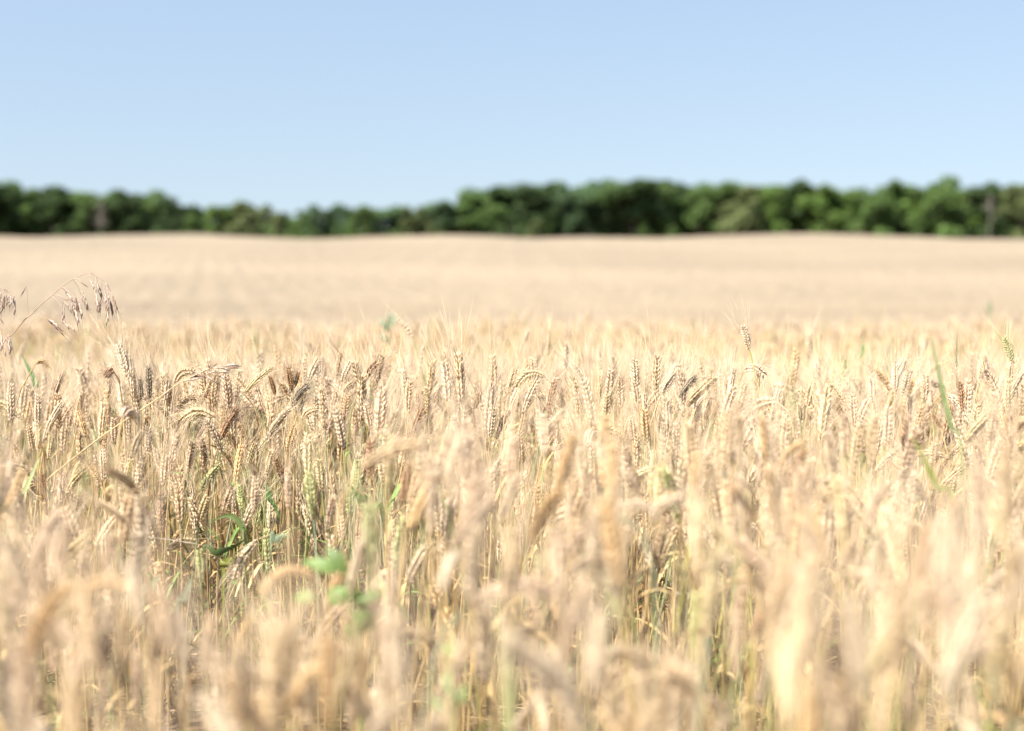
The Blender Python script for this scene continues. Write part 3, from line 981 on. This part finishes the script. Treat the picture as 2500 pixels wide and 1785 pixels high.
grass_panicle("brome_grass", "drooping pale brome grass cut off by the left edge", b2, 2.66, (-260, 1500, 2.66), sp2, (0.46, 0.31, 0.22))
dry = [(60, 1225, -0.25), (110, 1175, -0.18), (240, 1072, -0.06), (348, 998, 0), (387, 972, 0), (434, 938, 0), (477, 916, 0), (516, 899, 0), (542, 893, 0), (570, 892, 0)]
sp3 = [(387, 972, 389, 974, 405, 962, 1), (395, 966, 398, 965, 416, 954, 1), (434, 938, 446, 932, 470, 926, 0), (434, 938, 462, 930, 490, 922, 0),
       (470, 920, 470, 920, 500, 918, 1), (470, 920, 500, 917, 522, 930, 0), (500, 917, 512, 925, 534, 937, 0), (477, 916, 480, 914, 506, 902, 0),
       (500, 905, 506, 904, 530, 888, 1), (516, 899, 518, 900, 546, 896, 0), (530, 896, 532, 896, 562, 904, 0), (542, 893, 545, 893, 580, 890, 0),
       (556, 892, 558, 893, 588, 893, 0), (516, 899, 530, 908, 558, 908, 0), (516, 899, 530, 912, 552, 926, 0), (542, 893, 556, 898, 585, 898, 1),
       (460, 924, 462, 924, 488, 910, 1), (500, 905, 505, 912, 530, 906, 0)]
grass_panicle("dry_grass", "dry grass stalk with a dark panicle slanting up to the right across the wheat", dry, 2.60, (-60, 1400, 2.1), sp3,
              (0.60, 0.47, 0.24), 0.0010)


# ------------------------------------------------------------------ green blades and weeds
def blade(name, label, px_pts, width, col, cat="grass blade", ground=None, side=None):
    pts = [at(*q) for q in px_pts]
    if ground is not None:
        g0 = at(*ground)
        g0[2] = 0.0
        pts = [g0] + pts
    root_p = pts[0].copy()
    c = catmull(pts, 7)
    n = len(c)
    s = np.linspace(0, 1, n)
    k0 = 1.0 / (len(pts) - 1)
    w = width * np.clip(np.interp(s, [0, k0 * 0.9, k0 * 2, 1], [0.14, 0.2, 1, 1]) * np.minimum(1, (1 - s) * 2.2 + 0.04), 0.03, 1)
    v, f = ribbon(c, w, RGT if side is None else side, 0.35)
    mb = MB()
    mb.add(v, f, np.array(col) * 0.75)
    return tag(mb.build(name, M_GREEN, None, root_p), label, cat)


blade("grass_blade", "wide blurred green grass blade tapering up at right", [(2352, 1180, 1.9), (2320, 1035, 1.9), (2303, 962, 1.9), (2283, 869, 1.9), (2270, 808, 1.9)],
      0.0075, (0.34, 0.43, 0.17), ground=(2380, 1500, 1.85))
blade("grass_blade", "thin green grass blade tip rising behind the wide green blade", [(2336, 940, 3.3), (2335, 880, 3.3), (2337, 803, 3.3)],
      0.006, (0.12, 0.26, 0.10), ground=(2336, 1300, 3.3))
blade("bent_grass", "blurred lime green stem bent down to the right below the wide blade", [(2330, 1290, 1.75), (2290, 1195, 1.75), (2245, 1100, 1.75), (2222, 1060, 1.75)],
      0.008, (0.30, 0.36, 0.06), cat="grass stem", ground=(2400, 1600, 1.7))
blade("grass_blade", "bright green blade behind the hooked golden ear at left", [(80, 985, 3.6), (88, 940, 3.6), (70, 900, 3.6), (52, 862, 3.6)],
      0.016, (0.18, 0.36, 0.12), ground=(84, 1150, 3.6))
blade("grass_blade", "blurred pale green blade slanting up beside the diagonal dry stalk", [(20, 1270, 2.3), (60, 1200, 2.35), (90, 1130, 2.4), (104, 1100, 2.4)],
      0.008, (0.36, 0.42, 0.18), ground=(-60, 1500, 2.2))
blade("wheat_leaf", "dark green flag leaf slanting down right above the green weed", [(900, 1260, 2.35), (885, 1225, 2.35), (862, 1196, 2.35), (840, 1175, 2.35)],
      0.012, (0.14, 0.22, 0.05), cat="leaf", ground=(905, 1500, 2.35))
blade("wheat_leaf", "green leaf arched over between the stems of the bare gap", [(600, 1340, 2.42), (592, 1290, 2.42), (570, 1262, 2.42), (540, 1262, 2.42), (505, 1285, 2.42)],
      0.010, (0.21, 0.29, 0.10), cat="leaf", ground=(610, 1500, 2.42), side=UPV)
blade("wheat_leaf", "dark green leaf lying low at the back of the bare gap", [(490, 1370, 2.40), (530, 1350, 2.40), (570, 1335, 2.42), (610, 1310, 2.45)],
      0.011, (0.10, 0.16, 0.045), cat="leaf", ground=(470, 1480, 2.4), side=UPV)
blade("wheat_leaf", "yellow green curled leaf under the hanging cream ear", [(545, 1410, 2.36), (548, 1380, 2.36), (558, 1366, 2.36), (572, 1368, 2.36)],
      0.018, (0.36, 0.38, 0.09), cat="leaf", ground=(540, 1550, 2.36))
blade("wheat_leaf", "blue green leaf bent over right of the bare gap", [(660, 1345, 2.3), (672, 1320, 2.3), (690, 1308, 2.3), (712, 1310, 2.3)],
      0.010, (0.33, 0.42, 0.26), cat="leaf", ground=(655, 1520, 2.3), side=UPV)
blade("wheat_leaf", "thin green leaf arching down among golden stems right of the bare gap", [(650, 1230, 2.5), (660, 1222, 2.5), (675, 1245, 2.5), (690, 1285, 2.5)],
      0.008, (0.12, 0.26, 0.07), cat="leaf", ground=(640, 1500, 2.5))
blade("wheat_leaf", "grey green leaf standing low in front of the bare gap", [(435, 1510, 2.0), (445, 1470, 2.0), (462, 1430, 2.0), (470, 1410, 2.0)],
      0.012, (0.36, 0.43, 0.28), cat="leaf", ground=(430, 1650, 2.0))
blade("wheat_leaf", "pale green leaf rising left of the bare gap", [(350, 1480, 2.0), (362, 1440, 2.0), (380, 1415, 2.0), (392, 1405, 2.0)],
      0.013, (0.40, 0.45, 0.26), cat="leaf", ground=(345, 1650, 2.0))
blade("wheat_leaf", "green leaf rising right of the dark hollow", [(1685, 1560, 1.9), (1690, 1500, 1.9), (1705, 1450, 1.9), (1725, 1430, 1.9)],
      0.009, (0.20, 0.34, 0.10), cat="leaf", ground=(1680, 1700, 1.9))
blade("wheat_leaf", "golden dry leaf slanting in the middle foreground above the dark hollow", [(1420, 1310, 1.95), (1400, 1295, 1.95), (1375, 1282, 1.95), (1360, 1278, 1.95)],
      0.010, (0.56, 0.38, 0.14), cat="leaf", ground=(1430, 1550, 1.95), side=UPV)
blade("dry_straw", "white dry straw lying nearly level across the stems at left", [(560, 1342, 2.44), (480, 1328, 2.44), (380, 1313, 2.44), (200, 1300, 2.44)],
      0.003, (0.70, 0.60, 0.48), cat="straw", side=UPV)


def leafy_weed(name, label, leaves, stem_px, d, col, cat="weed"):
    pts = [at(x, y, d) for (x, y) in stem_px]
    gp = pts[0].copy()
    gp[2] = 0.0
    root = thing(name, gp, label, cat)
    mb = MB()
    c = catmull([gp] + pts, 6)
    v, f = tube(c, np.linspace(0.002, 0.001, len(c)), 5)
    mb.add(v, f, np.array((0.25, 0.36, 0.10)))
    mb.build("stem", M_GREEN, root, gp)
    for (x0, y0, x1, y1, w, k) in leaves:
        A = at(x0, y0, d)
        E = at(x1, y1, d + 0.012)
        s = np.linspace(0, 1, 9)[:, None]
        L = np.linalg.norm(E - A)
        path = A + (E - A) * s + np.array([0, -0.15, 0.25]) * L * (s * (1 - s)) 
        prof = np.array([0.08, 0.55, 0.85, 1.0, 0.98, 0.85, 0.62, 0.35, 0.03])
        ax = unit(E - A)
        sd = unit(np.cross(ax, FWD + np.array([0.2, 0, -0.5])))
        v, f = ribbon(path, prof * w / F * d, sd, 0.3)
        m = MB()
        m.add(v, f, np.array(col) * k)
        m.build("leaf", M_GREEN, root, gp)
    return root


leafy_weed("broad_leaved_weed", "broad leaved bright green weed blurred among the stalks left of the middle",
           [(845, 1402, 797, 1335, 40, 0.85), (845, 1470, 800, 1440, 52, 1.2), (770, 1460, 715, 1462, 36, 1.3), (868, 1440, 892, 1500, 34, 0.8),
            (865, 1505, 918, 1535, 62, 1.15), (862, 1520, 862, 1585, 46, 1.1), (830, 1395, 735, 1372, 36, 1.1), (872, 1470, 945, 1446, 30, 1.0)],
           [(880, 1640), (872, 1560), (862, 1500), (850, 1430), (842, 1395)], 1.50, (0.115, 0.200, 0.040))
leafy_weed("green_weed", "low green weed blurred at the bottom edge right of the middle",
           [(1100, 1700, 1085, 1640, 24, 1.0), (1120, 1720, 1145, 1665, 26, 1.0), (1080, 1740, 1050, 1700, 26, 0.9), (1100, 1600, 1090, 1570, 18, 1.3)],
           [(1105, 1780), (1102, 1720), (1100, 1650), (1098, 1600)], 1.25, (0.15, 0.24, 0.06))
for (px, py, d, lab, wd) in ((950, 790, 5.5, "faint grey green weed poking out of the far wheat left of the middle", 50),
                             (2415, 758, 9.0, "small grey green weed tip in the far wheat near the right edge", 16),
                             (2104, 866, 4.2, "small bright green weed tip left of the wide green blade", 14),
                             (2168, 860, 4.4, "faint green weed tip just left of the wide green blade", 12)):
    leafy_weed("green_weed", lab,
               [(px, py + 20, px - wd * 0.5, py - 12, wd * 0.35, 1.0), (px, py + 10, px + wd * 0.45, py - 22, wd * 0.35, 1.1), (px, py + 2, px + 3, py - 30, wd * 0.3, 0.9),
                (px, py + 50, px - wd * 0.5, py + 25, wd * 0.3, 0.9)],
               [(px, py + 90), (px + 1, py + 40), (px, py)], d, (0.10, 0.24, 0.05) if px == 2104 else (0.21, 0.24, 0.135))


# ------------------------------------------------------------------ trees
def crown_mesh(seed, n_cl=20, per=260, leaf=0.34, ragged=0.5):
    """leaf clumps through a crown 10 m tall, 7 m wide"""
    r = np.random.default_rng(seed)
    V, Fc, C = [], [], []
    n = 0
    for k in range(n_cl):
        zc = r.uniform(0.08, 0.93)
        rad = 3.5 * math.sin(min(1, 0.5 + zc * 1.1) * math.pi / 2) * (1 - max(0, zc - 0.7) * 1.2)
        th = r.uniform(0, 6.28)
        rr = rad * math.sqrt(r.random()) * 0.85
        c = np.array([rr * math.cos(th), rr * math.sin(th), zc * 9.3])
        cs = r.uniform(0.7, 1.9)
        dirs = r.normal(0, 1, (per, 3))
        dirs /= np.linalg.norm(dirs, axis=1, keepdims=True)
        pos = c + dirs * (cs * r.random((per, 1)) ** 0.4) * np.array([1, 1, 0.8])
        pos[:, 2] = np.maximum(pos[:, 2], 0.2)
        a = r.normal(0, 1, (per, 3))
        a /= np.linalg.norm(a, axis=1, keepdims=True)
        nrm = dirs * 0.8 + r.normal(0, 0.6, (per, 3)) + np.array([0, 0, 0.4])
        b = np.cross(nrm, a)
        b /= np.maximum(np.linalg.norm(b, axis=1, keepdims=True), 1e-6)
        a = np.cross(b, nrm)
        a /= np.maximum(np.linalg.norm(a, axis=1, keepdims=True), 1e-6)
        s = leaf * r.uniform(0.6, 1.3, (per, 1))
        quad = np.stack([pos - a * s, pos - b * s * 0.55, pos + a * s, pos + b * s * 0.55], 1).reshape(-1, 3)
        base = np.arange(per) * 4 + n
        Fc.append(np.stack([base, base + 1, base + 2], 1))
        Fc.append(np.stack([base, base + 2, base + 3], 1))
        V.append(quad)
        tone = r.uniform(0.75, 1.3) * r.uniform(0.85, 1.15, (per, 1))
        C.append(np.repeat(tone * np.ones((1, 3)), 4, axis=0))
        n += per * 4
    return np.concatenate(V), np.concatenate(Fc), np.concatenate(C)


def trunk_mb(mb, h, r0, seed, limbs=5, reach=2.2):
    r = np.random.default_rng(seed)
    pts = np.array([[0, 0, -0.3], [r.normal(0, 0.1), r.normal(0, 0.1), h * 0.3], [r.normal(0, 0.25), r.normal(0, 0.25), h * 0.65], [r.normal(0, 0.3), r.normal(0, 0.3), h]])
    c = catmull(pts, 5)
    v, f = tube(c, np.linspace(r0, r0 * 0.25, len(c)), 7)
    mb.add(v, f, (1, 1, 1))
    for k in range(limbs):
        i = int(len(c) * r.uniform(0.3, 0.85))
        th = r.uniform(0, 6.28)
        e = c[i] + np.array([math.cos(th) * reach, math.sin(th) * reach, r.uniform(0.8, 2.2)]) * r.uniform(0.6, 1.0)
        v, f = tube([c[i], (c[i] + e) / 2 + np.array([0, 0, -0.15]), e], [r0 * 0.4, r0 * 0.28, r0 * 0.1], 5)
        mb.add(v, f, (1, 1, 1))


TONES = {'dark green': (0.058, 0.096, 0.030), 'mid green': (0.104, 0.168, 0.046), 'bright green': (0.132, 0.212, 0.048), 'olive green': (0.152, 0.186, 0.070),
         'blue green': (0.090, 0.148, 0.064)}
crown_data = {}
for tone, tc in TONES.items():
    for k in range(3):
        v, f, c = crown_mesh(40 + k * 7 + len(tone) * 3)
        mb = MB()
        mb.add(v, f, c * np.array(tc))
        crown_data[(tone, k)] = mb.mesh("crown", M_LEAF, None, False)
trunk_data = []
for k in range(3):
    mb = MB()
    trunk_mb(mb, 8.0, 0.26, 70 + k)
    trunk_data.append(mb.mesh("trunk", M_BARK))

TOPS = [(-350, 450), (-200, 455), (-60, 440), (0, 443), (35, 458), (60, 465), (120, 463), (180, 459), (240, 473), (280, 469), (340, 467), (400, 480), (450, 490),
        (478, 496), (488, 508), (500, 522), (514, 512), (530, 499), (550, 496), (600, 494), (650, 500), (690, 520), (720, 516), (780, 505), (870, 500), (940, 508), (1000, 505), (1060, 497), (1110, 495),
        (1130, 472), (1200, 466), (1290, 455), (1390, 450), (1500, 441), (1560, 443), (1650, 448), (1700, 456), (1740, 446), (1800, 445), (1830, 456),
        (1880, 445), (1930, 445), (1960, 460), (2000, 456), (2060, 459), (2120, 471), (2160, 462), (2190, 441), (2240, 451), (2300, 440), (2340, 449),
        (2390, 464), (2420, 456), (2470, 447), (2500, 445), (2700, 450), (2850, 455)]
TX = np.array([t[0] for t in TOPS], float)
TY = np.array([t[1] for t in TOPS], float)


def tone_for(px, r):
    if px < 495: return pick(r, {'dark green': 4, 'mid green': 2})
    if px < 700: return pick(r, {'olive green': 3, 'bright green': 1})
    if px < 1120: return pick(r, {'blue green': 2, 'mid green': 2, 'olive green': 1})
    if px < 1750: return pick(r, {'blue green': 2, 'mid green': 3, 'dark green': 1, 'olive green': 0.7})
    return pick(r, {'mid green': 3, 'bright green': 2, 'dark green': 2, 'olive green': 0.7})


TMARKS = [(250, "the bare pinkish grey tree"), (495, "the first dip in the treeline"), (700, "the second dip in the treeline"),
          (1120, "the step up in the treeline"), (1500, "the highest stretch of wood"), (1830, "the shallow notch right of the middle"),
          (2120, "the right hand dip in the treeline"), (2410, "the pale bare trunk"), (0, "the left end of the treeline"), (2500, "the right end of the treeline"),
          (900, "the low stretch of wood"), (1300, "the start of the tall wood"), (1690, "the middle of the tall wood"), (1980, "the bright green stretch")]
tr = np.random.default_rng(77)
trees = []
x = -330.0
while x < 2840:
    D = tr.uniform(296, 318) if x < 495 else tr.uniform(318, 348)
    top = float(np.interp(x, TX, TY)) + tr.uniform(-2, 4)
    if abs(x - 500) > 15 and abs(x - 697) > 12: trees.append((x, top, D, tone_for(x, tr)))
    x += tr.uniform(36, 62)
tree_groups = {}
recs = []
for (px, top, D, tone) in trees:
    X = (px - 1250) / F * D
    gz = float(terrain(X, D))
    hgt = CAMZ + (HOR - top) / F * D - gz
    k = int(tr.integers(3))
    size = "tall" if hgt > 10.5 else "middling" if hgt > 7 else "low"
    m = min(TMARKS, key=lambda q: abs(q[0] - px))
    rel = "left of" if px < m[0] else "right of"
    if "end of" in m[1] or "stretch" in m[1] or "middle of" in m[1] or "start of" in m[1]: rel = "at"
    hgt *= 1.10
    recs.append([px, X, D, gz, hgt, k, tone, f"{size} {tone} tree, {rel} {m[1]}"])
for rc in recs: tree_groups.setdefault(rc[7], []).append(rc)
for lab, lst in tree_groups.items():
    lst.sort(key=lambda q: q[0])
    n = len(lst)
    for k, rc in enumerate(lst):
        if n == 2: rc[7] = ("left of two: " if k == 0 else "right of two: ") + lab
        elif n > 2:
            w = "leftmost" if k == 0 else "rightmost" if k == n - 1 else ORD[k - 1] + " from left"
            rc[7] = f"{w} of {['three','four','five','six','seven','eight','nine','ten'][min(n,10)-3]}: " + lab
for (px, X, D, gz, hgt, k, tone, lab) in recs:
    root = thing("tree", (X, D, gz), lab, "tree", "trees along the edge of the wood")
    for nm, data in (("trunk", trunk_data[k]), ("crown", crown_data[(tone, k)])):
        o = bpy.data.objects.new(nm, data)
        COL.objects.link(o)
        o.parent = root
    s = hgt / 10.0
    wsc = max(0.75, s) * tr.uniform(0.95, 1.4) * (0.8 if abs(px - 500) < 45 else 1.0)
    root.scale = (wsc * tr.uniform(0.85, 1.2), wsc, s)
    root.rotation_euler = (0, 0, tr.uniform(0, 6.28))

# bare trees standing out of the edge
for (px, top, D, lab, rad) in ((250, 480, 292, "bare pinkish grey dead tree among the dark trees at left", 0.05),
                               (2410, 474, 300, "pale bare trunk with grey limbs near the right end of the treeline", 0.12)):
    X = (px - 1250) / F * D
    gz = float(terrain(X, D))
    hgt = CAMZ + (HOR - top) / F * D - gz
    root = thing("bare_tree", (X, D, gz), lab, "tree")
    mb = MB()
    trunk_mb(mb, hgt, rad, int(px), 4, 1.6)
    mb.build("trunk", M_PALE_BARK, root)
    mb = MB()
    r = np.random.default_rng(int(px))
    lone = rad < 0.1
    for k in range(55 if lone else 40):
        z = hgt * r.uniform(0.3 if lone else 0.6, 0.95)
        th = r.uniform(0, 6.28)
        p0 = np.array([0, 0, z])
        e = p0 + np.array([math.cos(th), math.sin(th), r.uniform(0.2, 0.8)]) * r.uniform(0.8, 3.2) * (1.25 - z / hgt)
        v, f = tube([p0, (p0 + e) / 2 + r.normal(0, 0.12, 3), e], [0.05, 0.04, 0.02], 4)
        mb.add(v, f, (1, 1, 1))
    mb.build("twigs", M_PALE_BARK, root)

# bushes at the foot of the wood
br = np.random.default_rng(88)
for (px, hb, tone) in ((860, 3.2, 'bright green'), (1060, 3.6, 'olive green'), (1305, 5.0, 'olive green'), (1640, 3.4, 'mid green'), (1900, 4.2, 'bright green'),
                       (1990, 4.6, 'bright green'), (2090, 3.6, 'olive green'), (2230, 3.8, 'mid green'), (620, 3.0, 'olive green'), (760, 3.0, 'mid green')):
    D = br.uniform(300, 312)
    X = (px - 1250) / F * D
    m = min(TMARKS, key=lambda q: abs(q[0] - px))
    root = thing("bush", (X, D, float(terrain(X, D))), f"{tone} bush under the wood, {'left' if px < m[0] else 'right'} of {m[1]}", "bush", "bushes at the foot of the wood")
    o = bpy.data.objects.new("foliage", crown_data[(tone, int(br.integers(3)))])
    COL.objects.link(o)
    o.parent = root
    root.scale = (hb * 0.12, hb * 0.12, hb * 0.1)
    root.rotation_euler = (0, 0, br.uniform(0, 6.28))

# the depth of the wood behind its edge
wood = MB()
wr = np.random.default_rng(99)
lib = [crown_mesh(500 + k, 16, 150, 0.5) for k in range(4)]
for row in range(3):
    for px in np.arange(-380, 2880, 48.0):
        D = 362 + row * 14 + wr.uniform(-5, 5)
        X = (px + wr.uniform(-15, 15) - 1250) / F * D
        top = float(np.interp(px, TX, TY)) + wr.uniform(2, 9)
        gz = float(terrain(X, D))
        hgt = CAMZ + (HOR - top) / F * D - gz
        v, f, c = lib[int(wr.integers(4))]
        a = wr.uniform(0, 6.28)
        R = np.array([[math.cos(a), -math.sin(a), 0], [math.sin(a), math.cos(a), 0], [0, 0, 1]])
        s = hgt / 10.0
        wood.add((v @ R.T) * np.array([max(0.8, s), max(0.8, s), s]) + np.array([X, D, gz]), f, c * np.array(TONES[tone_for(px, wr)]))
n = 26000                                   # low undergrowth closing the foot of the wood
gxw = wr.uniform(-170, 170, n)
gyw = wr.uniform(338, 356, n)
gzw = terrain(gxw, gyw) + wr.uniform(0, 1, n) ** 1.4 * (2.6 + 1.2 * np.sin(gxw * 0.4))
pw = np.stack([gxw, gyw, gzw], 1)
aw = wr.normal(0, 1, (n, 3))
aw /= np.linalg.norm(aw, axis=1, keepdims=True)
bw = np.cross(aw, wr.normal(0, 1, (n, 3)))
bw /= np.linalg.norm(bw, axis=1, keepdims=True)
sw = wr.uniform(0.25, 0.6, (n, 1))
qw = np.stack([pw - aw * sw, pw - bw * sw * 0.6, pw + aw * sw, pw + bw * sw * 0.6], 1).reshape(-1, 3)
iw = np.arange(n) * 4
cw = np.repeat(np.array(TONES['mid green'])[None] * wr.uniform(0.6, 1.3, (n, 1)), 4, axis=0)
wood.add(qw, np.concatenate([np.stack([iw, iw + 1, iw + 2], 1), np.stack([iw, iw + 2, iw + 3], 1)]), cw)
tag(wood.build("wood", M_LEAF, None, None, False), "dense green wood standing behind the trees of its edge", "wood", kind="stuff")
